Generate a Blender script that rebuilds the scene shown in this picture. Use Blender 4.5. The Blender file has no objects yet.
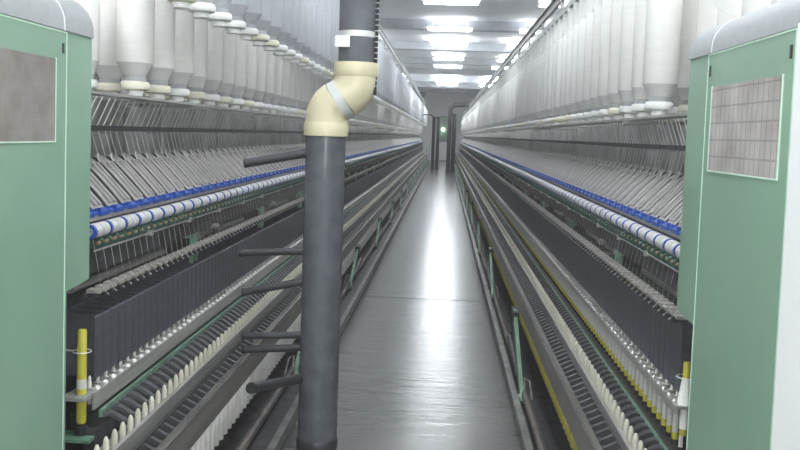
import bpy, math, random
from mathutils import Matrix, Vector
random.seed(7)
C = bpy.context.scene.collection
SC = bpy.context.scene
XC, A = -.183, .6255          # aisle centre, half aisle width
Y0, Y1 = 2.80, 47.0           # the spindle section of both machines
def X(s, d): return XC + s*(A+d)

# ------------------------------------------------------------------ materials
def mat(name, col, rough=.5, metal=0., var=.12, scale=8., emit=0., bump=0., stretch=(1,1,1), dirt=None, dirt_amt=.5):
    m = bpy.data.materials.new(name); m.use_nodes = True
    nt = m.node_tree; b = nt.nodes['Principled BSDF']
    b.inputs['Roughness'].default_value = rough; b.inputs['Metallic'].default_value = metal
    tc = nt.nodes.new('ShaderNodeTexCoord'); mp = nt.nodes.new('ShaderNodeMapping')
    mp.inputs['Scale'].default_value = stretch
    nt.links.new(tc.outputs['Object'], mp.inputs['Vector'])
    n = nt.nodes.new('ShaderNodeTexNoise'); n.inputs['Scale'].default_value = scale; n.inputs['Detail'].default_value = 4
    nt.links.new(mp.outputs['Vector'], n.inputs['Vector'])
    r = nt.nodes.new('ShaderNodeValToRGB')
    c2 = dirt if dirt else tuple(max(0, c*(1-var*2)) for c in col)
    c1 = tuple(min(1, c*(1+var*.6)) for c in col)
    if dirt: c2 = tuple(col[i]*(1-dirt_amt)+dirt[i]*dirt_amt for i in range(3))
    r.color_ramp.elements[0].position = .3; r.color_ramp.elements[1].position = .7
    r.color_ramp.elements[0].color = (*c2, 1); r.color_ramp.elements[1].color = (*c1, 1)
    nt.links.new(n.outputs['Fac'], r.inputs['Fac']); nt.links.new(r.outputs['Color'], b.inputs['Base Color'])
    if bump:
        bp = nt.nodes.new('ShaderNodeBump'); bp.inputs['Strength'].default_value = bump; bp.inputs['Distance'].default_value = .01
        nt.links.new(n.outputs['Fac'], bp.inputs['Height']); nt.links.new(bp.outputs['Normal'], b.inputs['Normal'])
    if emit:
        b.inputs['Emission Color'].default_value = (*col, 1); b.inputs['Emission Strength'].default_value = emit
    return m
M = {}
M['green']   = mat('green_paint', (.215,.345,.252), .38, 0, .06, 3)
M['green_edge'] = mat('pale_green_edge', (.56,.74,.60), .35, 0, .03)  # filter frame colour; on the door edges it stands in for a highlight
M['green_dk'] = mat('green_rail_paint', (.12,.22,.16), .45, 0, .2, 20)
M['green_br'] = mat('green_bracket_paint', (.19,.33,.235), .45, 0, .15, 10)
M['cap']     = mat('grey_cover_plastic', (.33,.345,.35), .45, 0, .05, 40)
M['white_panel'] = mat('white_panel_paint', (.86,.86,.86), .4, 0, .02)
M['black']   = mat('black_rubber', (.022,.022,.024), .45, 0, .2, 30)
M['dark']    = mat('dark_steel', (.06,.06,.065), .5, .2, .3, 12)
M['sep']     = mat('separator_plastic', (.075,.079,.094), .5, 0, .2, 20)
M['clip']    = mat('clip_plastic', (.055,.057,.062), .5, 0, .2, 20)
M['alu']     = mat('brushed_aluminium', (.52,.51,.49), .36, .6, .1, 10, stretch=(6,.3,6))
M['rail']    = mat('grey_rail_metal', (.36,.36,.345), .45, .3, .12, 10, stretch=(4,.3,4))
M['footrail']= mat('dull_foot_rail', (.20,.20,.19), .45, .2, .25, 8)
M['bright']  = mat('highlight_edge', (.75,.74,.70), .22, .95, .1, 8)  # bright strip standing in for the highlight along the beam edge
M['beam']    = mat('doffer_beam_metal', (.17,.16,.145), .36, .3, .15, 6, stretch=(3,.4,3))
M['arm']     = mat('arm_grey_plastic', (.34,.33,.318), .45, .1, .06, 14)
M['lint']    = mat('lint_grey', (.30,.285,.265), .8, 0, .2, 30)
M['blue']    = mat('blue_plastic', (.02,.075,.36), .4, 0, .15, 10)
M['teal']    = mat('teal_plastic', (.035,.085,.072), .4, 0, .15, 10)
M['orange']  = mat('orange_hub', (.36,.26,.14), .5, 0, .1)
M['cot']     = mat('white_rubber_cot', (.54,.535,.52), .5, 0, .05, 20)
M['peg']     = mat('cream_peg_plastic', (.58,.55,.46), .5, 0, .08, 20)
M['white']   = mat('white_tube_plastic', (.60,.585,.56), .45, 0, .06, 20)
M['yellow']  = mat('yellow_plastic', (.50,.455,.055), .4, 0, .08, 20)
M['roving']  = mat('white_roving_yarn', (.80,.785,.755), .75, 0, .02, 30, stretch=(.2,.2,2))
M['cone']    = mat('shaded_roving_shoulder', (.62,.615,.60), .8, 0, .03, 60, stretch=(.2,.2,3))  # darker copy of the roving; shade of the downward cone painted in
M['rovshade'] = mat('shaded_white_roving', (.58,.60,.63), .75, 0, .02, 30, stretch=(.2,.2,2))  # white roving; blue-grey shade of the upper row put into the colour
M['coneshade']  = mat('shaded_blue_shoulder', (.46,.475,.50), .8, 0, .05, 60)  # shoulder of the upper row, its shade mixed into the colour
M['band']    = mat('grey_tube_band', (.40,.41,.42), .5, 0, .04)
M['disc']    = mat('white_holder_plastic', (.80,.80,.78), .35, 0, .03)
M['disccream'] = mat('cream_holder_plastic', (.76,.73,.60), .35, 0, .03)
M['thread']  = mat('yarn_white', (.70,.69,.66), .6, 0, .03)
M['pipe']    = mat('dark_grey_pvc', (.112,.118,.132), .24, 0, .12, 14)
M['nozzle']  = mat('nozzle_dark_rubber', (.042,.044,.05), .38, 0, .1, 14)
M['beige']   = mat('beige_pvc', (.68,.62,.42), .28, 0, .05, 8)
M['grey_pvc'] = mat('pale_grey_coupling', (.62,.62,.60), .35, 0, .04)
M['steel']   = mat('steel_clamp', (.72,.72,.70), .42, .5, .05)
M['paper']   = mat('white_tag', (.75,.75,.72), .6, 0, .05)
M['ceil']    = mat('ceiling_paint', (.80,.82,.84), .7, 0, .04, .6)
M['wallp']   = mat('wall_paint', (.78,.79,.79), .7, 0, .06, 1)
M['beamc']   = mat('ceiling_beam_paint', (.52,.54,.57), .6, 0, .08, 2)
M['lamp']    = mat('lamp_tube_glow', (.93,.97,1.0), .5, 0, 0, emit=13.0)
M['lamphouse'] = mat('lamp_housing', (.75,.76,.77), .5, 0, .03)
M['spot']    = mat('small_lamp_glow', (1,.98,.92), .5, 0, 0, emit=9.0)

# floor: sealed concrete, worn across the aisle
def floor_mat():
    m = bpy.data.materials.new('sealed_concrete'); m.use_nodes = True; nt = m.node_tree; b = nt.nodes['Principled BSDF']
    tc = nt.nodes.new('ShaderNodeTexCoord')
    def noise(sc, stretch, det=5):
        mp = nt.nodes.new('ShaderNodeMapping'); mp.inputs['Scale'].default_value = stretch
        nt.links.new(tc.outputs['Object'], mp.inputs['Vector'])
        n = nt.nodes.new('ShaderNodeTexNoise'); n.inputs['Scale'].default_value = sc; n.inputs['Detail'].default_value = det
        nt.links.new(mp.outputs['Vector'], n.inputs['Vector']); return n
    n1 = noise(2.2, (1,.8,1)); n2 = noise(3.0, (.6,3.2,1)); n3 = noise(40, (1,1,1), 3)
    r = nt.nodes.new('ShaderNodeValToRGB')
    r.color_ramp.elements[0].position = .25; r.color_ramp.elements[0].color = (.085,.085,.082,1)
    r.color_ramp.elements[1].position = .75; r.color_ramp.elements[1].color = (.122,.122,.118,1)
    nt.links.new(n1.outputs['Fac'], r.inputs['Fac']); nt.links.new(r.outputs['Color'], b.inputs['Base Color'])
    r2 = nt.nodes.new('ShaderNodeMapRange'); r2.inputs['To Min'].default_value = .15; r2.inputs['To Max'].default_value = .30
    nt.links.new(n2.outputs['Fac'], r2.inputs['Value']); nt.links.new(r2.outputs['Result'], b.inputs['Roughness'])
    ad = nt.nodes.new('ShaderNodeMath'); ad.operation = 'MULTIPLY_ADD'; ad.inputs[1].default_value = .12
    nt.links.new(n3.outputs['Fac'], ad.inputs[0]); nt.links.new(n2.outputs['Fac'], ad.inputs[2])
    bp = nt.nodes.new('ShaderNodeBump'); bp.inputs['Strength'].default_value = .22; bp.inputs['Distance'].default_value = .02
    nt.links.new(ad.outputs['Value'], bp.inputs['Height']); nt.links.new(bp.outputs['Normal'], b.inputs['Normal'])
    b.inputs['Specular IOR Level'].default_value = 1.0
    b.inputs['IOR'].default_value = 1.52
    return m
M['floor'] = floor_mat()
def vent_mat(name, ca, cb, cell):
    m = bpy.data.materials.new(name); m.use_nodes = True; nt = m.node_tree; b = nt.nodes['Principled BSDF']
    tc = nt.nodes.new('ShaderNodeTexCoord'); sx = nt.nodes.new('ShaderNodeSeparateXYZ'); cx = nt.nodes.new('ShaderNodeCombineXYZ')
    nt.links.new(tc.outputs['Object'], sx.inputs[0]); nt.links.new(sx.outputs['Y'], cx.inputs['X']); nt.links.new(sx.outputs['Z'], cx.inputs['Y'])
    br = nt.nodes.new('ShaderNodeTexBrick'); br.offset = 0; br.inputs['Scale'].default_value = 1
    br.inputs['Brick Width'].default_value = cell[0]; br.inputs['Row Height'].default_value = cell[1]
    br.inputs['Mortar Size'].default_value = .0035; br.inputs['Mortar Smooth'].default_value = .6
    br.inputs['Color1'].default_value = (*ca,1); br.inputs['Color2'].default_value = (*[c*.9 for c in ca],1); br.inputs['Mortar'].default_value = (*cb,1)
    nt.links.new(cx.outputs[0], br.inputs['Vector'])
    n = nt.nodes.new('ShaderNodeTexNoise'); n.inputs['Scale'].default_value = 9; n.inputs['Detail'].default_value = 6
    nt.links.new(tc.outputs['Object'], n.inputs['Vector'])
    mx = nt.nodes.new('ShaderNodeMix'); mx.data_type = 'RGBA'; mx.blend_type = 'MULTIPLY'; mx.inputs['Factor'].default_value = .8
    r = nt.nodes.new('ShaderNodeValToRGB'); r.color_ramp.elements[0].position = .3; r.color_ramp.elements[0].color = (.55,.52,.5,1); r.color_ramp.elements[1].position = .7
    nt.links.new(n.outputs['Fac'], r.inputs['Fac'])
    nt.links.new(br.outputs['Color'], mx.inputs['A']); nt.links.new(r.outputs['Color'], mx.inputs['B'])
    nt.links.new(mx.outputs['Result'], b.inputs['Base Color']); b.inputs['Roughness'].default_value = .75
    return m
M['vent_r'] = vent_mat('filter_mesh_pale', (.47,.435,.42), (.31,.285,.275), (.034,.046))
M['vent_l'] = vent_mat('filter_mesh_brown', (.30,.27,.25), (.26,.235,.22), (.009,.045))

# ------------------------------------------------------------------ mesh builder
class MB:
    def __init__(s): s.v=[]; s.f=[]; s.m=[]; s.s=[]
    def _add(s, vs, fs, mi=0, sm=False):
        o=len(s.v); s.v+= [tuple(p) for p in vs]
        for f in fs: s.f.append(tuple(i+o for i in f)); s.m.append(mi); s.s.append(sm)
    def box(s, x0,x1,y0,y1,z0,z1, mi=0):
        x0,x1=min(x0,x1),max(x0,x1)
        vs=[(x0,y0,z0),(x1,y0,z0),(x1,y1,z0),(x0,y1,z0),(x0,y0,z1),(x1,y0,z1),(x1,y1,z1),(x0,y1,z1)]
        s._add(vs,[(0,3,2,1),(4,5,6,7),(0,1,5,4),(1,2,6,5),(2,3,7,6),(3,0,4,7)],mi); return s
    def prism(s, pts, y0, y1, mi=0, sm=False):          # pts (x,z) profile, run along Y
        n=len(pts)
        vs=[(p[0],y0,p[1]) for p in pts]+[(p[0],y1,p[1]) for p in pts]
        ar=sum(pts[i][0]*pts[(i+1)%n][1]-pts[(i+1)%n][0]*pts[i][1] for i in range(n))
        fs=[(i,(i+1)%n,n+(i+1)%n,n+i) for i in range(n)]
        if ar<0: fs=[f[::-1] for f in fs]
        s._add(vs,fs,mi,sm)
        a=tuple(range(n)); b=tuple(range(n,2*n))
        s._add(vs,[a if ar<0 else a[::-1]][:1] + [b[::-1] if ar<0 else b],mi); return s
    def prismx(s, pts, x0, x1, mi=0):                    # pts (y,z) profile, run along X
        x0,x1=min(x0,x1),max(x0,x1); n=len(pts)
        vs=[(x0,p[0],p[1]) for p in pts]+[(x1,p[0],p[1]) for p in pts]
        ar=sum(pts[i][0]*pts[(i+1)%n][1]-pts[(i+1)%n][0]*pts[i][1] for i in range(n))
        fs=[(i,(i+1)%n,n+(i+1)%n,n+i) for i in range(n)]+[tuple(range(n))[::-1],tuple(range(n,2*n))]
        if ar<0: fs=[f[::-1] for f in fs]
        s._add(vs,fs,mi); return s
    def tube(s, pts, rad, n=10, mi=0, caps=True):        # pts along a polyline; rad a number or list
        pts=[Vector(p) for p in pts]; k=len(pts)
        rs=rad if isinstance(rad,(list,tuple)) else [rad]*k
        vs=[]; up=None
        for i,p in enumerate(pts):
            d=(pts[min(i+1,k-1)]-pts[max(i-1,0)]).normalized()
            if up is None: up=Vector((0,0,1)) if abs(d.z)<.9 else Vector((1,0,0))
            a=(up-up.dot(d)*d).normalized(); b=d.cross(a); up=a
            for j in range(n):
                t=2*math.pi*j/n; vs.append(p+(a*math.cos(t)+b*math.sin(t))*rs[i])
        fs=[(i*n+j,i*n+(j+1)%n,(i+1)*n+(j+1)%n,(i+1)*n+j) for i in range(k-1) for j in range(n)]
        s._add(vs,fs,mi,True)
        if caps: s._add(vs,[tuple(range(n))[::-1],tuple(range((k-1)*n,k*n))],mi)
        return s
    def lathe(s, prof, n=16, mi=0, c=(0,0,0), mis=None): # prof (r,z) bottom to top
        k=len(prof); vs=[]
        for r,z in prof:
            for j in range(n):
                t=2*math.pi*j/n; vs.append((c[0]+r*math.cos(t),c[1]+r*math.sin(t),c[2]+z))
        o=len(s.v); s.v+=vs
        for i in range(k-1):
            for j in range(n):
                s.f.append((o+i*n+j,o+i*n+(j+1)%n,o+(i+1)*n+(j+1)%n,o+(i+1)*n+j)); s.m.append(mis[i] if mis else mi); s.s.append(True)
        s.f.append(tuple(o+j for j in range(n))[::-1]); s.m.append(mis[0] if mis else mi); s.s.append(False)
        s.f.append(tuple(o+(k-1)*n+j for j in range(n))); s.m.append(mis[-1] if mis else mi); s.s.append(False)
        return s
    def torus(s, c, R, r, axis='z', n=14, k=6, mi=0):
        vs=[]
        for i in range(n):
            t=2*math.pi*i/n
            for j in range(k):
                u=2*math.pi*j/k; q=R+r*math.cos(u); a,b,h=q*math.cos(t),q*math.sin(t),r*math.sin(u)
                p={'z':(a,b,h),'y':(a,-h,b),'x':(h,a,b)}[axis]; vs.append((c[0]+p[0],c[1]+p[1],c[2]+p[2]))
        s._add(vs,[(i*k+j,((i+1)%n)*k+j,((i+1)%n)*k+(j+1)%k,i*k+(j+1)%k) for i in range(n) for j in range(k)],mi,True); return s
    def mesh(s, name, mats):
        me=bpy.data.meshes.new(name); me.from_pydata(s.v,[],s.f)
        for m in (mats if isinstance(mats,(list,tuple)) else [mats]): me.materials.append(m)
        me.polygons.foreach_set('material_index',s.m); me.polygons.foreach_set('use_smooth',s.s); me.update(); me.set_sharp_from_angle(angle=math.radians(38)); return me
WL={}
def obj(name, me, parent=None, loc=(0,0,0)):
    o=bpy.data.objects.new(name,me); C.objects.link(o)
    o.location=loc; WL[o]=Vector(loc)
    if parent is not None: o.parent=parent; o.location=Vector(loc)-WL[parent]
    return o
def part(name, mb, m, parent): return obj(name, mb.mesh(name,m), parent)
def tag(o, label, cat, group=None, kind=None):
    if label: o['label']=label
    if cat: o['category']=cat
    if group: o['group']=group
    if kind: o['kind']=kind
    return o
def thing(name, loc, label, cat, group=None):
    o=bpy.data.objects.new(name,None); C.objects.link(o); o.location=loc; WL[o]=Vector(loc); o.empty_display_size=.1
    return tag(o,label,cat,group)
def struct(name, mb, m): return tag(part(name,mb,m,None),None,None,kind='structure')
def merged(name, me, locs):
    """One mesh of many copies: what is past the hundred nearest."""
    mb=MB()
    vs=[v.co[:] for v in me.vertices]; fs=[(tuple(p.vertices),p.material_index,p.use_smooth) for p in me.polygons]
    for l in locs:
        o=len(mb.v); mb.v+=[(v[0]+l[0],v[1]+l[1],v[2]+l[2]) for v in vs]
        for f,mi,sm in fs: mb.f.append(tuple(i+o for i in f)); mb.m.append(mi); mb.s.append(sm)
    return mb.mesh(name,list(me.materials))
def row(parent, name, me, locs, limit=100, plural=None, low=None):
    first=[obj(name,me,parent,l) for l in locs[:limit]]
    if len(locs)>limit:
        o=obj(plural or name+'s', merged(plural or name+'s', low or me, locs[limit:]), parent); o['kind']='stuff'
    return first
def ys(y0, y1, pitch): return [y0+i*pitch for i in range(int((y1-y0)/pitch)+1)]

# ------------------------------------------------------------------ setting
CZ = 4.30
YB, YE = -5., 53.
struct('floor', MB().box(-3.6,3.4,YB,YE,-.1,0), M['floor'])
struct('ceiling', MB().box(-3.6,3.4,YB,YE,CZ,CZ+.1), M['ceil'])
struct('wall_left', MB().box(-3.7,-3.6,YB,YE,0,CZ), M['wallp'])
struct('wall_right', MB().box(3.4,3.5,YB,YE,0,CZ), M['wallp'])
struct('wall_back', MB().box(-3.6,3.4,YE,YE+.1,0,CZ), M['wallp'])
struct('wall_front', MB().box(-3.6,3.4,YB-.1,YB,0,CZ), M['wallp'])
for i,y in enumerate([-4.4,.6,5.6,10.6,15.6,20.6,25.6,30.6,35.6,40.6,45.6,50.6]):
    struct(f'trim_{i+1}', MB().box(-3.6,3.4,y-.11,y+.11,CZ-.20,CZ).box(-3.6,3.4,y-.2,y+.2,CZ-.22,CZ-.20), M['beamc'])
# thin expansion joint in the floor
struct('trim_joint', MB().box(-.72,.40,7.96,7.972,0,.0012), M['dark'])

# ceiling lamps; left column and rows near the camera are unseen, added for light
lamp_rows=[(-2.6,1.0),(1.6,1.0),(5.6,1.0),(11.4,.6),(16.2,.5),(20.4,.35),(24.4,1.0),(27.8,.25),(29.4,.25),(32.3,1.1),(39.6,1.3),(44.0,1.0)]
for cx,nm in ((.02,'over the aisle'),(2.2,'above the right machine'),(-2.65,'above the left machine, added out of view')):
    for i,(y,dp) in enumerate(lamp_rows):
        ords=['first','second','third','fourth','fifth','sixth','seventh','eighth','ninth','tenth','eleventh','twelfth','thirteenth']
        vis=i-4
        lab=(f'glowing white ceiling lamp {nm}, {ords[vis]} in its row ahead of the camera' if vis>=0 else f'white ceiling lamp {nm} near the camera, number {i+1} from the front wall')
        zz=CZ-.235 if abs(min((y-b for b in (15.6,20.6,25.6,30.6,35.6,40.6,45.6)),key=abs))<.6 else CZ-.14
        t=thing('ceiling_lamp',(cx,y,zz),lab,'ceiling lamp','ceiling lamps '+nm)
        part('diffuser',MB().box(cx-.51,cx+.51,y-dp/2+.02,y+dp/2-.02,zz-.02,zz+.02),M['lamp'],t)
        part('housing',MB().box(cx-.55,cx+.55,y-dp*.16,y+dp*.16,zz+.021,zz+.06),M['lamphouse'],t)
        part('stem',MB().tube([(cx-.4,y,zz+.06),(cx-.4,y,CZ)],.01,6).tube([(cx+.4,y,zz+.06),(cx+.4,y,CZ)],.01,6),M['lamphouse'],t)

# ------------------------------------------------------------------ shared part meshes
def arm_mesh(s):
    mb=MB(); w=.056
    # grey weighting-arm cover: a broad slanted shell, rounded at the top end
    prof=[(.43,1.235),(.60,1.405),(.635,1.425),(.655,1.40),(.63,1.375),(.45,1.205)]
    hw=[.056,.056,.040]
    a=Vector((.435,1.240)); b=Vector((.615,1.420))
    up=Vector((-.707,.707)) ; 
    def P(t,h): q=a.lerp(b,t)+up*h; return q
    st=[(0,1,.010),(.25,1,.014),(.55,1,.016),(.8,1,.014),(.93,.90,.010),(1.0,.60,.0)]
    vs=[]
    w=.049
    for t,ww,h in st:
        for yy,hh in ((-1,-.045),(-1,h-.006),(-.8,h),(.8,h),(1,h-.006),(1,-.045)):
            q=P(t,hh); vs.append((s*q.x, yy*w*ww, q.y))
    n=6; fs=[]
    for i in range(len(st)-1):
        for j in range(n): fs.append((i*n+j,(i+1)*n+j,(i+1)*n+(j+1)%n,i*n+(j+1)%n))
    fs+= [tuple(range(n)),tuple(range((len(st)-1)*n,len(st)*n))[::-1]]
    if s<0: fs=[f[::-1] for f in fs]
    mb._add(vs,fs,0)
    mb.m=[1 if (k<(len(st)-1)*n and k%n in (0,4,5)) or k>=(len(st)-1)*n else 0 for k in range(len(fs))]
    # raised rib along one edge
    for yy in (-.030,.012):
        q0,q1=P(.03,.017),P(.78,.021)
        mb.tube([(s*q0.x,yy,q0.y),(s*q1.x,yy,q1.y)],.0065,6,0)
    return mb.mesh('weighting_arm',[M['arm'],M['dark']])
def hook_mesh(s):
    mb=MB(); mb.tube([(s*.585,-.050,1.428),(s*.590,-.054,1.420),(s*.585,-.055,1.405),(s*.578,-.054,1.395)],.0028,6,0); return mb.mesh('hook',[M['thread']])
def cap_mesh(s):
    mb=MB()
    pts=[(s*.404,1.222),(s*.404,1.236),(s*.420,1.247),(s*.434,1.245),(s*.432,1.228)]
    mb.prism(pts,-.034,.034); mb.prism([(s*.410,1.226),(s*.410,1.232),(s*.424,1.239),(s*.426,1.230)],-.07,-.034); mb.prism([(s*.410,1.226),(s*.410,1.232),(s*.424,1.239),(s*.426,1.230)],.034,.07)
    mb.box(s*.405,s*.418,-.042,-.034,1.222,1.250); mb.box(s*.405,s*.418,.034,.042,1.222,1.250)
    return mb.mesh('front_cap',[M['blue']])
def cot_mesh(s):
    mb=MB(); zc=1.182; xc=s*.380; r=.026
    segs=[(-.070,-.062,.014,2),(-.062,-.048,r,1),(-.048,-.004,r,0),(-.004,.004,r*.8,2),(.004,.030,r,0),(.030,.036,r*.95,2),(.036,.062,r,0),(.062,.070,.014,2)]
    for a,b,rr,mi in segs: mb.tube([(xc,a,zc),(xc,b,zc)],rr,14,mi)
    return mb.mesh('top_roller',[M['cot'],M['blue'],M['rail']])
def clearer_mesh(s):
    mb=MB(); xc=s*.366; zc=1.140
    mb.torus((xc,0,zc),.014,.006,'y',10,5,0); mb.tube([(xc,-.012,zc),(xc,.012,zc)],.006,8,1); mb.box(xc,xc+s*.03,-.006,.006,zc-.02,zc+.012,0)
    return mb.mesh('suction_nozzle',[M['teal'],M['orange']])
def lappet_mesh(s):
    mb=MB(); mb.box(s*.338,s*.388,-.020,.020,.974,.986,0); mb.box(s*.327,s*.347,-.014,.014,.962,.978,1)
    mb.tube([(s*.335,.01,.972),(s*.322,.012,.970),(s*.318,0,.968)],.002,5,2)
    return mb.mesh('thread_guide',[M['lint'],M['black'],M['rail']])
def sep_mesh(s,z0,z1):
    mb=MB(); mb.prism([(s*.370,z0),(s*.370,z1-.004),(s*.374,z1),(s*.50,z1),(s*.50,z0)],-.0022,.0022).prism([(s*.365,z0),(s*.365,z1-.004),(s*.369,z1),(s*.369,z0)],-.0325,.0325); return mb.mesh('separator',[M['sep']])
def ring_mesh(s,zr):
    mb=MB(); mb.torus((s*.380,0,zr+.004),.019,.004 if s<0 else .0025,'z',12,5,1); mb.lathe([(.009,zr),(.010,zr+.004),(.005,zr+.010)],8,0,(s*.352,0,0)); return mb.mesh('ring',[M['disc'] if s<0 else M['alu'],M['rail'] if s<0 else M['alu']])
def spindle_mesh(s,top):
    mb=MB(); x=s*.38
    mb.lathe([(.016,.40),(.016,.46),(.012,.47),(.012,.50),(.019,.505),(.019,.525),(.010,.535),(.010,.555),(.015,.56),(.013,.585)],10,0,(x,0,0))
    mb.lathe([(.008,.585),(.0065,.66),(.004,top),(.001,top+.004)],6,1,(x,0,0))
    return mb.mesh('spindle',[M['black'],M['thread']])
def peg_mesh(s):
    mb=MB(); mb.lathe([(.0105,.46),(.0105,.555),(.0095,.568),(.0055,.581),(.002,.584)],10,0,(s*.224,0,0)); return mb.mesh('peg',[M['peg']])
def bclip_mesh(s):
    mb=MB()   # dark bent guide fingers between the pegs and the spindle rail
    pts=[(.318,-.016,.545),(.303,-.004,.545),(.286,.014,.528),(.268,.028,.508),(.250,.036,.50)]
    vs=[]
    for i,(d,y,z) in enumerate(pts):
        w=.019-.0022*i
        vs+=[(s*d,y-w,z),(s*d,y+w,z),(s*d,y+w,z-.014),(s*d,y-w,z-.014)]
    fs=[]
    for i in range(len(pts)-1):
        for j in range(4): fs.append((i*4+j,i*4+(j+1)%4,(i+1)*4+(j+1)%4,(i+1)*4+j))
    fs+=[(3,2,1,0),tuple(range(len(pts)*4-4,len(pts)*4))]
    if s<0: fs=[f[::-1] for f in fs]
    mb._add(vs,fs,0); return mb.mesh('guide_finger',[M['clip']])
def grip_mesh(s):
    mb=MB(); mb.prism([(s*.125,.462),(s*.130,.474),(s*.175,.496),(s*.188,.484),(s*.184,.462)],-.012,.006,0); mb.box(s*.116,s*.140,-.006,.026,.462,.470,0)
    return mb.mesh('gripper',[M['clip']])
def strand_up(s):
    mb=MB(); mb.tube([(s*.60,0,1.535),(s*.585,.115,1.672)],.0019,5,0); return mb.mesh('roving_guide_rod',[M['thread']])
def strand_lo(s):
    mb=MB(); mb.tube([(s*.60,0,1.53),(s*.60,.10,1.39)],.0021,5,0); return mb.mesh('roving_strand',[M['thread']])

# ------------------------------------------------------------------ the two spinning frames
creel={-1:[1.67,2.04,2.90,3.14], 1:[1.67,2.37,2.60,2.76]}
for s,side in ((-1,'left'),(1,'right')):
    bx=X(s,0)-0     # local d -> x = XC + s*A + s*d
    ox=XC+s*A
    def wl(y=0,z=0): return (ox,y,z)
    zb=-.028 if s<0 else .038; zp=-.02 if s<0 else .008; zg=.035 if s<0 else .0; zs=-.035 if s<0 else .02; f0=-.045 if s<0 else .03
    t=thing('spinning_machine',(X(s,.6),Y0,0),
        'long ring spinning machine left of the aisle, behind the dark suction pipe' if s<0 else 'long ring spinning machine along the right of the aisle, with pale tubes on its spindles','spinning machine')
    P=lambda name,mb,m: part(name,mb,m,t)
    XX=lambda d: ox+s*d
    dt=.25 if s<0 else .49
    # --- foot rail, tray, core
    P('foot_rail',MB().box(XX(-.035+f0),XX(.0+f0),2.0,Y1,.035,.085).box(XX(-.025+f0),XX(-.005+f0),2.0,Y1,0,.035),M['footrail'])
    P('floor_tray',MB().box(XX(.0+f0),XX(.33),2.0,Y1,.0,.02).box(XX(.10),XX(.16),2.0,Y1,.02,.06),M['dark'])
    P('oil_pipe',MB().tube([(XX(.075),2.0,.075),(XX(.075),Y1,.075)],.022,8).tube([(XX(.21),2.0,.16),(XX(.21),Y1,.16)],.03,8),mat('dusty_pipe_brown',(.13,.11,.10),.6,0,.3,6))
    P('machine_bed',MB().box(XX(.33),XX(.37),Y0-.05,Y1,0,.52).box(XX(.52),XX(.68),Y0-.05,Y1,0,1.30),M['dark'])
    P('side_skirt',MB().box(XX(.27),XX(.29),2.2,Y1,.02,.40),M['dark'])
    # --- spindle rail with spindles
    P('spindle_rail',MB().box(XX(.318),XX(.330),Y0-.02,Y1,.520+zg,.545+zg),M['green_dk'])
    zr=.640 if s<0 else .695
    P('spindle_bed',MB().box(XX(.331),XX(.43),Y0-.02,Y1,.48+zg,.528+zg),M['black'])
    P('ring_rail',MB().prism([(XX(.342),zr-.060 if s<0 else zr-.028),(XX(.342),zr),(XX(.425),zr),(XX(.425),zr-.01),(XX(.35),zr-.01),(XX(.35),zr-.060 if s<0 else zr-.028)],Y0-.03,Y1),M['alu'])
    yy=ys(Y0+.02,Y1-.05,.07)
    row(t,'ring',ring_mesh(s,zr),[(ox,y,0) for y in yy],plural='rings')
    row(t,'spindle',spindle_mesh(s,.68 if s<0 else .80),[(ox,y,0 if s<0 else -.042) for y in yy],plural='spindles')
    row(t,'separator',sep_mesh(s,zr+.03,.888 if s<0 else .95),[(ox,y+.035,0) for y in yy],plural='separators')
    row(t,'thread_guide',lappet_mesh(s),[(ox,y,0) for y in yy],plural='thread_guides')
    P('separator_bar',MB().box(XX(.50),XX(.515),Y0,Y1,.62,.89),M['sep'])
    P('thread_guide_rail',MB().box(XX(.378),XX(.390),Y0-.02,Y1,.958,.973),M['dark'])
    row(t,'guide_finger',bclip_mesh(s),[(ox,y,zg*.6) for y in yy],plural='guide_fingers')
    P('finger_bed',MB().box(XX(.245),XX(.318),2.3,Y1,.44,.455),M['rail'])
    # --- brackets
    for y in ys(4.15,Y1,1.55):
        b=P('bracket',MB().box(XX(.41),XX(.43),y-.045,y+.045,.80,1.075).prismx([(y-.30,1.045),(y-.30,1.06),(y-.045,1.075),(y-.045,1.0)],XX(.415),XX(.43)),M['green_br'])
    for y in ys(4.5,16,1.55):
        P('suction_bend',MB().tube([(XX(.50),y-.28,1.03),(XX(.42),y-.12,1.035),(XX(.40),y,1.02),(XX(.42),y+.05,.97),(XX(.48),y+.06,.94)],.018,8),M['lint'])
    for y in ys(2.9,24,1.55): P('suction_duct',MB().tube([(XX(.49),y,.965),(XX(.49),y+1.0,.965)],.018,10),M['rail'])
    # --- drafting zone
    P('roller_beam',MB().box(XX(.395),XX(.52),Y0,Y1,1.085,1.155).box(XX(.40),XX(.42),Y0,Y1,1.03,1.085),M['dark'])
    P('lower_roller',MB().tube([(XX(.405),Y0,1.165),(XX(.405),Y1,1.165)],.012,8),M['rail'])
    rod=P('yarn_rod',MB().tube([(XX(.362),Y0,1.118),(XX(.362),Y1,1.118)],.0035,6),M['alu'])
    for y in ys(3.35,20,.52): obj('rod_clamp',MB().box(XX(.352),XX(.40),y-.012,y+.012,1.108,1.130).mesh('rod_clamp',M['alu']),rod,(0,0,0))
    row(t,'suction_nozzle',clearer_mesh(s),[(ox,y+.035,0) for y in yy],plural='suction_nozzles')
    row(t,'top_roller',cot_mesh(s),[(ox,y,0) for y in ys(Y0+.06,Y1-.1,.14)],plural='top_rollers')
    P('cradle_bar',MB().box(XX(.414),XX(.430),Y0,Y1,1.206,1.2255),M['arm'])
    P('arm_bed',MB().prism([(XX(.43),1.17),(XX(.62),1.36),(XX(.70),1.36),(XX(.70),1.28),(XX(.47),1.16)],Y0,Y1),M['dark'])
    ya=ys(Y0+.06,Y1-.1,.14)
    arms=row(t,'weighting_arm',arm_mesh(s),[(ox,y,0) for y in ya],plural='weighting_arms')
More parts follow.
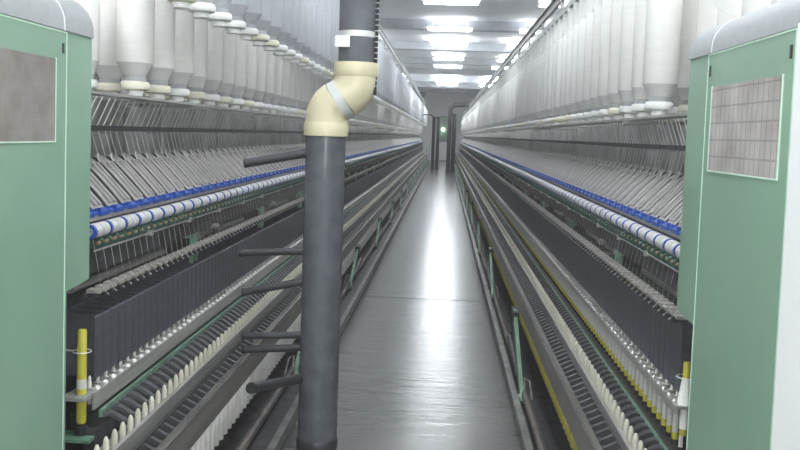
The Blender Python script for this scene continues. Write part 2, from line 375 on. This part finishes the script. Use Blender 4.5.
    hm,cm=hook_mesh(s),cap_mesh(s)
    for i,a in enumerate(arms):
        k=bpy.data.objects.new('front_cap',cm); C.objects.link(k); k.parent=a; k['label']='blue plastic front cap'
        if i<45:
            k=bpy.data.objects.new('hook',hm); C.objects.link(k); k.parent=a; k['label']='white wire hook'
    o=obj('front_caps',merged('front_caps',cm,[(ox,y,0) for y in ya[100:]]),t); o['kind']='stuff'
    # --- roving guides between creel and drafting arms
    P('guide_rail',MB().box(XX(.59),XX(.615),Y0-.1,Y1,1.520,1.542),M['dark'])
    yg=ys(Y0-.05,Y1-.3,.07)
    row(t,'roving_guide_rod',strand_up(s),[(ox,y+random.uniform(-.012,.012),0) for y in yg],plural='roving_guide_rods')
    row(t,'roving_strand',strand_lo(s),[(ox,y+random.uniform(-.012,.012),0) for y in yg],plural='roving_strands')
    # yarn ends running down to the thread guides
    mb=MB()
    for y in ys(Y0+.02,Y0+7,.07):
        mb.tube([(XX(.378),y,1.175),(XX(.345),y,1.0),(XX(.318),y,.968)],.00045,3,0,False)
    o=P('yarn_ends',mb,M['thread']); o['kind']='stuff'
    P('rear_duct',MB().box(XX(.86),XX(1.1),Y0-.1,Y1,1.2,1.50).box(XX(.92),XX(.95),Y0-.1,Y1,1.50,2.0),mat('rear_duct_grey',(.52,.52,.52),.6,0,.25,3))
    # --- creel
    for y in ys(3.15,Y1,1.05):
        P('creel_post',MB().tube([(XX(.605),y,1.34),(XX(.605),y,1.66)],.007,6),M['alu'])
    for y in ys(4.2,Y1,4.2):
        P('creel_mast',MB().box(XX(.80),XX(.84),y-.02,y+.02,1.25,creel[s][2]),M['rail'])
        P('creel_crossbar',MB().box(XX(dt-.06),XX(.84),y-.015,y+.015,creel[s][2],creel[s][2]+.03),M['rail'])
        P('creel_bracket',MB().box(XX(.42),XX(.84),y-.012,y+.012,1.640,1.655),M['rail'])
    P('creel_rail',MB().box(XX(.445),XX(.535),Y0-.2,Y1,1.656,1.667).box(XX(.645),XX(.735),Y0-.2,Y1,1.656,1.667),M['alu'])
    cz=creel[s]
    P('creel_top_rail',MB().box(XX(dt-.03),XX(dt+.03),Y0-.2,Y1,cz[2]-.05,cz[2]).box(XX(.66),XX(.72),Y0-.2,Y1,cz[2]-.05,cz[2]),M['rail'])
    P('cleaner_track',MB().box(XX(dt-.015),XX(dt+.015),Y0-1.5,Y1,cz[3]-.06,cz[3]).box(XX(dt-.035),XX(dt+.035),Y0-1.5,Y1,cz[3],cz[3]+.02),M['rail'])
    for y in ys(3.0,Y1,1.4):
        P('track_bracket',MB().box(XX(dt-.01),XX(dt+.01),y-.05,y+.05,cz[2]+.0,cz[3]-.06),M['rail'])

    # ------------------------------------------------ doffer beam and its tubes
    e=thing('doffer',(X(s,.11),2.2,0),'dull grey metal doffing beam low along the left machine, white tubes hanging below it' if s<0 else
            'dull grey metal doffing beam low along the right machine, yellow tube ends below it','doffing beam')
    part('beam',MB().prism([(XX(.083),.395+zb),(XX(.083),.502+zb),(XX(.089),.510+zb),(XX(.108),.510+zb),(XX(.108),.395+zb)],2.0,Y1),M['beam'],e)
    part('highlight_edge',MB().prism([(XX(.0815),.498+zb),(XX(.0815),.503+zb),(XX(.0885),.5112+zb),(XX(.0895),.5108+zb),(XX(.0835),.502+zb),(XX(.0835),.498+zb)],2.0,Y1),M['bright'],e)  # edge highlight modelled as a bright strip
    part('gripper_plate',MB().box(XX(.1085),XX(.195),2.0,Y1,.452+zb,.462+zb),M['black'],e)
    row(e,'gripper',grip_mesh(s),[(ox,y,zb) for y in ys(2.3,Y1-.1,.07)],plural='grippers')
    for i,y in enumerate(ys(5.1 if s<0 else 4.85,Y1-1,3.05)):
        lg=part('leg',MB().prismx([(y-.05,.055),(y+.05,.03),(y+.76,.385+zb),(y+.66,.395+zb)],XX(.045),XX(.068)),M['green_br'],e)
        obj('foot_roller',MB().tube([(XX(.035),y,.05),(XX(.075),y,.05)],.03,12).mesh('foot_roller',M['green_br']),lg,(0,0,0))
        obj('hose',MB().tube([(XX(.068),y+.0,.05),(XX(.075),y+.05,.16),(XX(.10),y+.02,.15),(XX(.11),y-.05,.06)],.006,6).mesh('hose',M['lint']),lg,(0,0,0))
        obj('joint',MB().box(XX(.044),XX(.080),y+.60,y+.80,.33+zb,.39+zb).mesh('joint',M['black']),lg,(0,0,0))
        obj('ram',MB().tube([(XX(.06),y+.25,.10),(XX(.06),y+1.0,.17)],.024,10).mesh('ram',M['dark']),lg,(0,0,0))
        part('leg',MB().prismx([(y+1.27,.055),(y+1.33,.07),(y+.76,.395+zb),(y+.70,.385+zb)],XX(.072),XX(.082)),M['dark'],e)
    # ------------------------------------------------ peg conveyor
    k=thing('peg_conveyor',(X(s,.22),2.2,0),('row of cream pegs on a conveyor behind a grey strip, left machine' if s<0 else 'row of cream pegs on a conveyor behind a grey strip, right machine'),'conveyor')
    part('edge_strip',MB().box(XX(.196),XX(.210),2.0,Y1,.490+zp,.540+zp),M['alu'],k)
    part('belt',MB().box(XX(.2105),XX(.240),2.0,Y1,.435,.458),M['rail'],k)
    row(k,'peg',peg_mesh(s),[(ox,y,zp) for y in ys(2.3,Y1-.1,.07)],plural='pegs')

# ------------------------------------------------ tubes hanging from the doffer beams and standing on spindles
def tube_mesh(name,prof,mis,mats,n=10):
    return MB().lathe(prof,n,0,(0,0,0),mis).mesh(name,mats)
wt=tube_mesh('hanging_tube',[(.014,0),(.0165,.004),(.0165,.13),(.015,.135)],[0,0,0],[M['white']])
M['yellow_shade']=mat('shaded_yellow_plastic',(.33,.29,.05),.5,0,.2,20)  # darker copy of the yellow; shade below the beam put into its colour
yt=tube_mesh('hanging_tube',[(.011,0),(.0140,.004),(.0140,.035),(.0140,.054)],[0,0,0],[M['yellow_shade']])
for s,me,z,lab,grp,x in ((-1,wt,.2310,'white plastic tube hanging in the row below the left doffing beam','white tubes below the left doffing beam',.097),
                       (1,yt,.3785,'yellow tube end hanging in the row below the right doffing beam','yellow tubes below the right doffing beam',.093)):
    locs=[(XC+s*(A+x),y,z) for y in ys(2.3,Y1-.3,.07)]
    for i,l in enumerate(locs[:148]):
        tag(obj('hanging_tube',me,None,l),lab,'tube',grp)
    tag(obj('hanging_tubes',merged('hanging_tubes',me,locs[148:])),'far run of tubes below the %s doffing beam'%('left' if s<0 else 'right'),'tubes',grp,'stuff')
st=tube_mesh('spinning_tube',[(.010,0),(.0125,.003),(.0125,.026),(.0115,.026),(.0105,.146)],[1,1,1,0],[M['white'],M['yellow']],10)
locs=[(X(1,.38),y,.5435) for y in ys(Y0+.02,Y1-.05,.07)][1:]
for i,l in enumerate(locs[:299]):
    tag(obj('spinning_tube',st,None,l),'white tube with yellow lower end on a spindle under the right ring rail','tube','white tubes under the right ring rail')
tag(obj('spinning_tubes',merged('spinning_tubes',st,locs[299:])),'far run of white tubes under the right ring rail','tubes','white tubes under the right ring rail','stuff')
# the end spindles: one tube standing above each ring rail
t=thing('bobbin_tube',(X(-1,.38),2.755,.540),'upright yellow tube with white band standing at the near end of the left ring rail','tube')
part('tube',MB().lathe([(.015,0),(.0165,.004),(.0165,.08),(.0165,.16),(.0150,.315),(.012,.32)],14,0,(X(-1,.38),2.755,.540),[0,0,0,0,0]),M['yellow'],t)
part('band',MB().lathe([(.0175,.120),(.0178,.122),(.0174,.150),(.017,.152)],14,0,(X(-1,.38),2.755,.540)),M['white'],t)
part('foot',MB().lathe([(.017,-.04),(.021,-.035),(.021,-.01),(.012,-.005),(.014,.0)],12,0,(X(-1,.38),2.755,.540)),M['black'],t)
t=thing('bobbin_tube',(X(1,.38),2.80,.59),'yellow tube with a white yarn cone at the near end of the right ring rail','tube')
c=(X(1,.38),2.80,.59)
part('tube',MB().lathe([(.012,0),(.013,.003),(.013,.10),(.0115,.24),(.010,.245)],14,0,c),M['yellow'],t)
part('yarn_cone',MB().lathe([(.0145,.022),(.0150,.09),(.026,.10),(.024,.12),(.013,.19)],14,0,c),M['roving'],t)
for s in (-1,1):
    tt=[o for o in C.objects if o.name.startswith('spinning_machine') and (o.location.x<0)==(s<0) and o.type=='EMPTY'][0]
    yr=2.755 if s<0 else 2.80
    part('balloon_ring',MB().torus((X(s,.38),yr,.785),.030,.0022,'z',18,5).tube([(X(s,.41),yr,.785),(X(s,.50),yr+.02,.785)],.003,5),M['steel'],tt)
    if s<0:
        part('end_plate',MB().box(X(s,.33),X(s,.47),2.70,2.79,.49,.50),M['green_dk'],tt)
        part('rail_end',MB().box(X(s,.345),X(s,.43),2.70,2.77,.630,.640),M['rail'],tt)

# ------------------------------------------------ roving bobbins in the creels
def bob_profile(R,L):   # package: shoulder, body, upper shoulder
    return [(.046,.062),(.048,.064),(R,.108),(R,L-.05),(.05,L-.01),(.03,L)]
def bobbin_single(R,L,cream,blue,n=12):
    mb=MB()
    mb.lathe([(.030,0),(.033,.003),(.033,.022),(.030,.025)],n,2)
    mb.lathe([(.050,.025),(.058,.030),(.060,.050),(.055,.062),(.046,.063)],n,2)
    mb.lathe([(.044,.063),(.045,.085)],n,3)
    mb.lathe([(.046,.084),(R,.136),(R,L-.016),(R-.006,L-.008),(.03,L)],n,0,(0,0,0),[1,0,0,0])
    mats=[M['rovshade'],M['coneshade']] if blue else [M['roving'],M['cone']]
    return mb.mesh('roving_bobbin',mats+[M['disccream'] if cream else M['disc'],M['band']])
cache={}
def bob_meshes(R,L,cream,blue):
    k=(round(R,4),L,cream,blue)
    if k not in cache:
        n=24
        pk=MB().lathe([(.046,.084),(R-.003,.134),(R,.138),(R,L-.016),(R-.006,L-.008),(.03,L)],n,0,(0,0,0),[1,1,0,0,0]).mesh('package',[M['rovshade'],M['coneshade']] if blue else [M['roving'],M['cone']])
        bd=MB().lathe([(.044,.0625),(.045,.064),(.045,.0835)],n).mesh('tube_neck',[M['band']])
        ds=MB().lathe([(.046,.025),(.057,.029),(.060,.034),(.060,.052),(.055,.061),(.046,.062)],n).mesh('holder_disc',[M['disccream'] if cream else M['disc']])
        ft=MB().lathe([(.029,0),(.033,.003),(.033,.022),(.030,.0245)],n).mesh('holder_foot',[M['disc']])
        tip=MB().lathe([(.028,L),(.028,L+.025),(.012,L+.03)],12).mesh('tube_tip',[M['band']])
        cache[k]=(pk,bd,ds,ft,tip,bobbin_single(R,L,cream,blue))
    return cache[k]
Rs=[.075,.073,.070,.064]
far=[]
def hang(s,d,y,z,L,label,grp,blue=False,parts=False,R=None,cream=None):
    R=R or random.choice(Rs); cream=(random.random()<.35) if cream is None else cream
    ms=bob_meshes(R,L,cream,blue); loc=(X(s,d),y,z)
    if parts:
        t=thing('roving_bobbin',loc,label,'bobbin',grp)
        for nm,me in zip(('package','tube_neck','holder_disc','holder_foot','tube_tip'),ms[:5]): obj(nm,me,t,loc)
    else: t=tag(obj('roving_bobbin',ms[5],None,loc),label,'bobbin',grp)
    rz=random.uniform(0,6.28); return t
def hanger(s,d,y,z0,z1): hang_mb.tube([(X(s,d),y,z0),(X(s,d),y,z1)],.012,6)
p=.28
CFG=[ # side, d, first y, z, length, count shown individually, blue (shade in the colour), noun
 (-1,.49,3.50-.28,1.668,.52,98,False,'left lower creel row'),
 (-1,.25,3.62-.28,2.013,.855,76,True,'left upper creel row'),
 ( 1,.49,3.80,1.668,.69,98,False,'right creel row')]
hang_mb=MB(); hang_r=MB()
for s,d,y0,z,L,n,blue,nm in CFG:
    yl=ys(y0,Y1-.2,p)
    for i,y in enumerate(yl):
        if s<0 and not blue and abs(y-3.22)<.02: continue
        if i<n:
            big = (s<0 and not blue and abs(y-3.50)<.02) or (s>0 and abs(y-3.80)<.02)
            if s<0 and not blue and abs(y-3.50)<.02: lab='fat white roving bobbin with cream disc hanging nearest the left green cabinet'
            elif s>0 and abs(y-3.80)<.02: lab='fat white roving bobbin with white disc hanging just left of the right green cabinet'
            else: lab={'left lower creel row':'white roving bobbin hanging in the lower creel row of the left machine',
                       'left upper creel row':'white roving bobbin with shade in its colour, hanging in the upper creel row of the left machine',
                       'right creel row':'long white roving bobbin hanging in the front creel row of the right machine'}[nm]
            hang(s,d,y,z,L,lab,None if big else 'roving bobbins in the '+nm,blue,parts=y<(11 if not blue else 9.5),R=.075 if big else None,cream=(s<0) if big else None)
        else:
            far.append((X(s,d),y,z,L,blue))
        if not (blue): (hang_mb if s<0 else hang_r).tube([(X(s,d),y,z+L+.025),(X(s,d),y,creel[s][2]-.05 if s>0 else 2.60)],.014 if s<0 else .036,8,0)
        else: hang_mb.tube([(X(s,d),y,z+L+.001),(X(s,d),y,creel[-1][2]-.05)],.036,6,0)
for s,z,L in ((-1,1.668,.52),(1,1.668,.69)):
    for y in ys(2.72,5.9,p):
        hang(s,.69,y+.17,z,L,'white roving bobbin in the back creel row of the %s machine, behind the front row'%('left' if s<0 else 'right'),'back row bobbins of the %s machine'%('left' if s<0 else 'right'),False,parts=True)
        (hang_mb if s<0 else hang_r).tube([(X(s,.69),y+.17,z+L+.025),(X(s,.69),y+.17,creel[s][2]-.05)],.012,6,0)
mb=MB()
for x,y,z,L,blue in far:
    o=len(mb.v)
    me=bob_meshes(.073,L,False,blue)[5]
    off=4 if blue else 0
    mb.v+=[(v.co.x+x,v.co.y+y,v.co.z+z) for v in me.vertices]
    for q in me.polygons: mb.f.append(tuple(i+o for i in q.vertices)); mb.m.append(q.material_index+off); mb.s.append(q.use_smooth)
tag(obj('roving_bobbins',mb.mesh('roving_bobbins',[M['roving'],M['cone'],M['disc'],M['band'],M['rovshade'],M['coneshade'],M['disc'],M['band']])),
    'far run of small white roving bobbins towards the end of both machines','bobbins','far roving bobbins','stuff')
for s,h in ((-1,hang_mb),(1,hang_r)):
    tt=[o for o in C.objects if o.name.startswith('spinning_machine') and (o.location.x<0)==(s<0) and o.type=='EMPTY'][0]
    o=part('bobbin_hangers',h,M['disc'],tt); o['kind']='stuff'

# ------------------------------------------------ headstock cabinets
for s,ztop in ((-1,1.95),(1,1.925)):
    XX=lambda d: XC+s*A+s*(d+(.018 if s<0 else .006))
    t=thing('headstock_cabinet',(X(s,.7),1.9,0),'green machine cabinet with brown filter panel and rounded grey cover at the left edge' if s<0 else
            'green machine cabinet with pale filter panel and rounded grey cover at the right edge','cabinet')
    ya=.9 if s<0 else 1.2
    YS=2.49 if s<0 else 2.52
    zc=1.822 if s<0 else 1.815
    zz=1.042 if s<0 else 1.018; YF=2.70 if s<0 else 2.755
    part('body',MB().prismx([(ya,.0),(YS+.045,.0),(YS+.045,zz-.012),(YF,zz),(YF,zc),(ya,zc)],XX(.318),XX(1.15)),M['green'],t)
    # the rounded cover
    pr=[(XX(.312),zc),(XX(.312),zc+.012)]
    for k in range(1,9):
        a=math.pi/2*k/8; pr.append((XX(.425-.113*math.cos(a)),zc+.015+(ztop-zc-.015)*math.sin(a)))
    pr+=[(XX(1.15),ztop),(XX(1.15),zc)]
    cp=part('cover',MB().prism(pr,ya,YF,0,False),M['cap'],t)
    for pl in cp.data.polygons: pl.use_smooth = len(pl.vertices)==4
    sm=[(XX(.3105),zc),(XX(.3105),zc+.012)]
    for k in range(1,9):
        a=math.pi/2*k/8; sm.append((XX(.425-.1145*math.cos(a)),zc+.016+(ztop-zc-.015)*math.sin(a)))
    sm+=[(XX(.5),ztop+.001),(XX(.5),zc)]
    obj('seam',MB().prism(sm,YS-.002,YS+.003).mesh('seam',M['white_panel']),cp,(0,0,0))
    # door; pale edge strips carry the bevel's highlight in their colour
    yd=(1.3 if s<0 else 1.90)
    z1=zc-.008
    dr=part('door',MB().box(XX(.305),XX(.3175),yd,YS,.08,z1),M['green'],t)
    obj('edge_highlight',MB().box(XX(.3035),XX(.308),YS-.003,YS+.0015,.08,z1).box(XX(.3035),XX(.308),yd-.0015,yd+.005,.08,z1).box(XX(.3035),XX(.308),yd,YS,z1-.001,z1+.0025).mesh('edge_highlight',M['green_edge']),dr,(0,0,0))
    v0,v1=(1.45,2.415) if s<0 else (1.962,2.465)
    q0,q1=(1.495,1.733) if s<0 else (1.478,1.712)
    vp=obj('filter_panel',MB().box(XX(.3030),XX(.3049),v0,v1,q0,q1).mesh('filter_panel',M['vent_l' if s<0 else 'vent_r']),dr,(0,0,0)); vp['label']='dusty filter mesh panel'
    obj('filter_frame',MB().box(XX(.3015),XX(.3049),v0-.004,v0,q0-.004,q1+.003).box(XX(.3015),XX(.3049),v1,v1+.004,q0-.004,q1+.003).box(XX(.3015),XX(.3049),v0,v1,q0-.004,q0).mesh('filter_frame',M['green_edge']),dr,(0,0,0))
    for y in ([YS-.025] if s<0 else [YS-.022,1.925]):
        obj('lock',MB().box(XX(.302),XX(.305),y-.005,y+.005,z1-.062,z1-.032).mesh('lock',M['black']),dr,(0,0,0))
    if s>0:
        ep=part('end_panel',MB().box(XX(.300),XX(.3175),1.2,1.888,.0,z1+.01),M['white_panel'],t); ep['label']='white end panel'
    part('foot',MB().box(XX(.34),XX(1.1),ya,YS,-.0,.03),M['dark'],t) if False else None

# ------------------------------------------------ the near travelling cleaner pipe
PY_=3.9; mp=PY_/850.
def P3(px,py,Y=PY_):
    d=rayd(px,py); q=Y/d[1]; return (d[0]*q,Y,1.55+d[2]*q)
# camera basis (the photograph's view)
F_,CX,CY,VX,VY,ROLL=850.,400.,187.,445.,135.5,.038
fy=Vector((VX-CX,CY-VY,-F_)).normalized(); w=Vector((math.sin(ROLL),math.cos(ROLL),0)); uz=(w-w.dot(fy)*fy).normalized(); rx=fy.cross(uz)
def rayd(px,py):
    c=Vector(((px-CX)/F_,(CY-py)/F_,-1)); return (rx.dot(c),fy.dot(c),uz.dot(c))
t=thing('suction_cleaner',(-.57,PY_,.1),'thick dark grey vertical suction pipe with beige elbows and side nozzles, left of the aisle','suction pipe')
r=.092
lo=P3(324,300); up=P3(356,40)
xl=P3(323.5,220)[0]; xu=P3(356.5,60)[0]
z_l=P3(323,135)[2]; z_u=P3(356,64)[2]
part('lower_pipe',MB().lathe([(r,0),(r,z_l-.10)],32,0,(xl,PY_,.10)),M['pipe'],t)
part('upper_pipe',MB().lathe([(r*.92,0),(r*.92,3.10-z_u)],32,0,(xu,PY_,z_u)),M['pipe'],t)
re=r*1.06
h=z_u-z_l
pts=[(xl,z_l-.005),(xl,z_l+.06)]
import itertools
a0=Vector((xl,z_l+.06)); a1=Vector((xl,z_l+.125)); b1=Vector((xu,z_u-.125)); b0=Vector((xu,z_u-.06))
def bez(p0,p1,p2,n=8): return [((1-u)**2*p0+2*u*(1-u)*p1+u*u*p2) for u in [i/n for i in range(n+1)]]
mid=(a1+b1)/2; dirv=(b1-a1)
m0=a1+dirv*.36; m1=a1+dirv*.64
low=[(xl,z_l-.004)]+[tuple(v) for v in bez(a0,a1,m0)]
hig=[tuple(v) for v in bez(m1,b1,b0)]+[(xu,z_u+.004)]
el=part('elbow',MB().tube([(x,PY_,z) for x,z in low],re,32),M['beige'],t); el['label']='beige lower elbow'
obj('elbow_collar',MB().lathe([(re*1.04,0),(re*1.05,.004),(re*1.05,.058),(re*1.03,.062)],32,0,(xl,PY_,z_l-.004)).mesh('elbow_collar',M['beige']),el,(0,0,0))
el=part('elbow',MB().tube([(x,PY_,z) for x,z in hig],re,32),M['beige'],t); el['label']='beige upper elbow'
obj('elbow_collar',MB().lathe([(re*1.03,0),(re*1.05,.004),(re*1.05,.058),(re*1.04,.062)],32,0,(xu,PY_,z_u-.058)).mesh('elbow_collar',M['beige']),el,(0,0,0))
c=part('coupling',MB().tube([(m0.x,PY_,m0.y),(m1.x,PY_,m1.y)],re*.985,32),M['grey_pvc'],t); c['label']='pale grey coupling between the elbows'
zb=P3(356,38)[2]
cl=part('clamp_band',MB().lathe([(r*.93,0),(r*.955,.001),(r*.955,.026),(r*.93,.027)],32,0,(xu,PY_,zb)),M['steel'],t)
obj('clamp_plate',MB().box(xu-r*.98,xu-r*.25,PY_-r*1.0,PY_-r*.9,zb-.050,zb+.0).mesh('clamp_plate',M['paper']),cl,(0,0,0))
ca=part('cable',MB().tube([(xu+r*.98,PY_-.02,z_u-.14),(xu+r*.98,PY_-.02,z_u+.1),(xu+r*1.0,PY_-.02,z_u+.3),(xu+r*.98,PY_-.02,3.1)],.008,8),M['black'],t)
for i,z in enumerate(ys(z_u-.1,z_u+.5,.025)):
    obj('cable_bead',MB().torus((xu+r*.99,PY_-.02,z),.0085,.0025,'z',8,4).mesh('cable_bead',M['steel']),ca,(0,0,0))
for (ax,ay,bx_,by,rr) in ((304,153.5,247,163,.021),(304,251,242,253,.0175),(303,281.5,245,292,.0185),(303,335,245,336,.0165),(302,347.5,245,349.5,.018),(303,378,252,388,.022)):
    a=P3(ax,ay); b=P3(bx_,by,3.3 if by>380 else PY_)
    nz=part('nozzle',MB().tube([(xl-r*.6,PY_,a[2]),a,b],rr,14,0,True),M['nozzle'],t)
    dv=(Vector(b)-Vector(a)).normalized()
    obj('nozzle_mouth',MB().tube([b,tuple(Vector(b)+dv*.012)],[rr*1.06,rr*1.04],14).mesh('nozzle_mouth',M['black']),nz,(0,0,0))
part('pipe_foot',MB().lathe([(r*1.02,0),(r*1.06,.02),(r*1.06,.05),(r,.06)],32,0,(xl,PY_,.055)),M['nozzle'],t)
# carriage on the left track, above the picture
xt=X(-1,.25)
part('carriage',MB().box(xt-.14,xu+.14,PY_-.3,PY_+.35,3.17,3.45),M['cap'],t)
part('carriage_wheel',MB().tube([(xt-.02,PY_-.2,3.162),(xt+.02,PY_-.2,3.162)],.002,12),M['black'],t)
part('hanger_plate',MB().box(xu-.10,xu+.10,PY_-.10,PY_+.10,3.10,3.17),M['cap'],t)

# ------------------------------------------------ the far cleaners
for lab,Y,pipes,s in (('pair of slim dark vertical suction pipes at the far end, left of the aisle',37.,((433.3,1.6),(437.6,1.5)),-1),
                    ('thick dark vertical suction pipes under a curved hose, far end right of the aisle',35.,((449.0,2.0),(453.6,2.0)),1)):
    xs=[P3(px,140,Y)[0] for px,_ in pipes]
    t=thing('suction_cleaner',(sum(xs)/2,Y,.12),lab,'suction pipe')
    zt=creel[s][3]+.02
    xt=X(s,.25 if s<0 else .49)
    ztop=2.45 if s>0 else 2.35
    for x,(px,hw) in zip(xs,pipes):
        rr=hw*Y/850.
        pp=part('pipe',MB().lathe([(rr,0),(rr,ztop-.12)],16,0,(x,Y,.12)),M['nozzle'],t)
        obj('pipe_foot',MB().lathe([(rr*1.3,0),(rr*1.3,.10),(rr,.16)],16,0,(x,Y-.0,.02)).mesh('pipe_foot',M['nozzle']),pp,(0,0,0))
        for z in ys(.5,2.2,.34): obj('nozzle',MB().tube([(x+rr*.7,Y-rr*.6,z),(x+rr*1.2,Y-rr*1.4,z)],.022,8).mesh('nozzle',M['rail']),pp,(0,0,0))
    xa=xs[0] if s>0 else xs[1]
    part('hose',MB().tube([(xs[0],Y,ztop-.02),(xs[0]+.02,Y,ztop+.22),(xs[0]+.18*1,Y,ztop+.36),((xs[0]+xt)/2+.1*s,Y,ztop+.38),(xt,Y,zt+.14)] if s>0 else
                          [(xs[0],Y,ztop-.06),(xs[0]-.12,Y,ztop+.06),(xt-.02,Y,ztop+.10),(xt-.02,Y,zt+.01)],.10 if s>0 else .035,12),M['clip'],t)
    part('carriage',MB().box(xt-.16,xt+.16,Y-.4,Y+.4,zt+.002,zt+.22),M['clip'],t)
    part('pipe_tie',MB().box(min(xs),max(xs),Y-.03,Y+.03,ztop-.06,ztop-.02),M['nozzle'],t)

# ------------------------------------------------ far end of the aisle
q=P3(444,153,51.6); 
t=thing('storage_box',(P3(444.3,160,51.5)[0],51.5,0),'white cabinet standing at the far end of the aisle','cabinet')
xb=t.location.x
part('body',MB().box(xb-.27,xb+.27,51.2,51.8,.05,1.14),M['white_panel'],t)
part('door',MB().box(xb-.25,xb-.005,51.18,51.199,.08,1.10).box(xb+.005,xb+.25,51.18,51.199,.08,1.10),M['white_panel'],t)
part('foot',MB().box(xb-.25,xb+.25,51.25,51.75,0,.049),M['dark'],t)
t=thing('control_panel',(xb,52.9,1.15),'tall green panel on the far end wall above the white cabinet','panel')
part('board',MB().box(xb-.34,xb+.34,52.90,52.999,1.15,2.75),M['green'],t)
part('frame',MB().box(xb-.36,xb-.34,52.89,52.999,1.13,2.77).box(xb+.34,xb+.36,52.89,52.999,1.13,2.77),M['green_dk'],t)
l=P3(443.2,129.5,52.8)
t=thing('wall_lamp',(l[0],52.85,l[2]),'small bright round lamp glowing at the far end of the aisle','lamp')
part('bulb',MB().lathe([(.02,-.09),(.07,-.06),(.09,0),(.07,.06),(.02,.09)],16,0,(l[0],52.79,l[2])),M['spot'],t)
part('socket',MB().tube([(l[0],52.87,l[2]),(l[0],52.90,l[2])],.05,12),M['cap'],t)

# ------------------------------------------------ loose thread on the right cabinet
tag(obj('loose_thread',MB().tube([P3(708,0,2.95),P3(722,9,2.85),P3(738,17,2.75),P3(744,19,2.66)],.0013,5).mesh('loose_thread',M['thread'])),'thin loose white thread slanting down to the grey cover of the right cabinet','thread')

# ------------------------------------------------ camera, world, view
cam=bpy.data.cameras.new('camera'); co=bpy.data.objects.new('camera',cam); C.objects.link(co)
cam.sensor_fit='HORIZONTAL'; cam.sensor_width=36; cam.lens=F_/800*36; cam.shift_x=0; cam.shift_y=(CY-225)/800.
cam.clip_start=.05; cam.clip_end=200
R=Matrix((rx,fy,uz)).to_4x4()     # rows: world axes in camera space -> transforms camera to world
co.matrix_world=Matrix.Translation((0,0,1.55))@R
SC.camera=co
fl=bpy.data.lights.new('camera_flash','POINT'); fl.energy=38; fl.shadow_soft_size=.03; fl.color=(1,.98,.95)
fo=bpy.data.objects.new('camera_flash',fl); C.objects.link(fo); fo.location=(.04,.02,1.60)
# cotton dust hanging in the air of the hall
hz=MB().box(-3.8,3.6,YB-.2,YE+.2,-.2,CZ+.2).mesh('dust_haze',[])
vm=bpy.data.materials.new('dust_haze'); vm.use_nodes=True; nt=vm.node_tree; nt.nodes.clear()
oo=nt.nodes.new('ShaderNodeOutputMaterial'); vs_=nt.nodes.new('ShaderNodeVolumeScatter'); vs_.inputs['Density'].default_value=.005; vs_.inputs['Anisotropy'].default_value=.2
nt.links.new(vs_.outputs[0],oo.inputs['Volume']); hz.materials.append(vm)
tag(obj('dust_haze',hz),'thin pale cotton dust haze filling the hall','haze',None,'stuff')
wd=bpy.data.worlds.new('world'); SC.world=wd; wd.use_nodes=True
wd.node_tree.nodes['Background'].inputs[0].default_value=(.6,.65,.7,1); wd.node_tree.nodes['Background'].inputs[1].default_value=.3
SC.view_settings.view_transform='Standard'; SC.view_settings.look='None'; SC.view_settings.gamma=1; SC.view_settings.use_curve_mapping=False
SC.view_settings.exposure=0.62
SC.cycles.max_bounces=8; SC.cycles.diffuse_bounces=5
SC.cycles.use_denoising=True
SC.cycles.sample_clamp_indirect=6
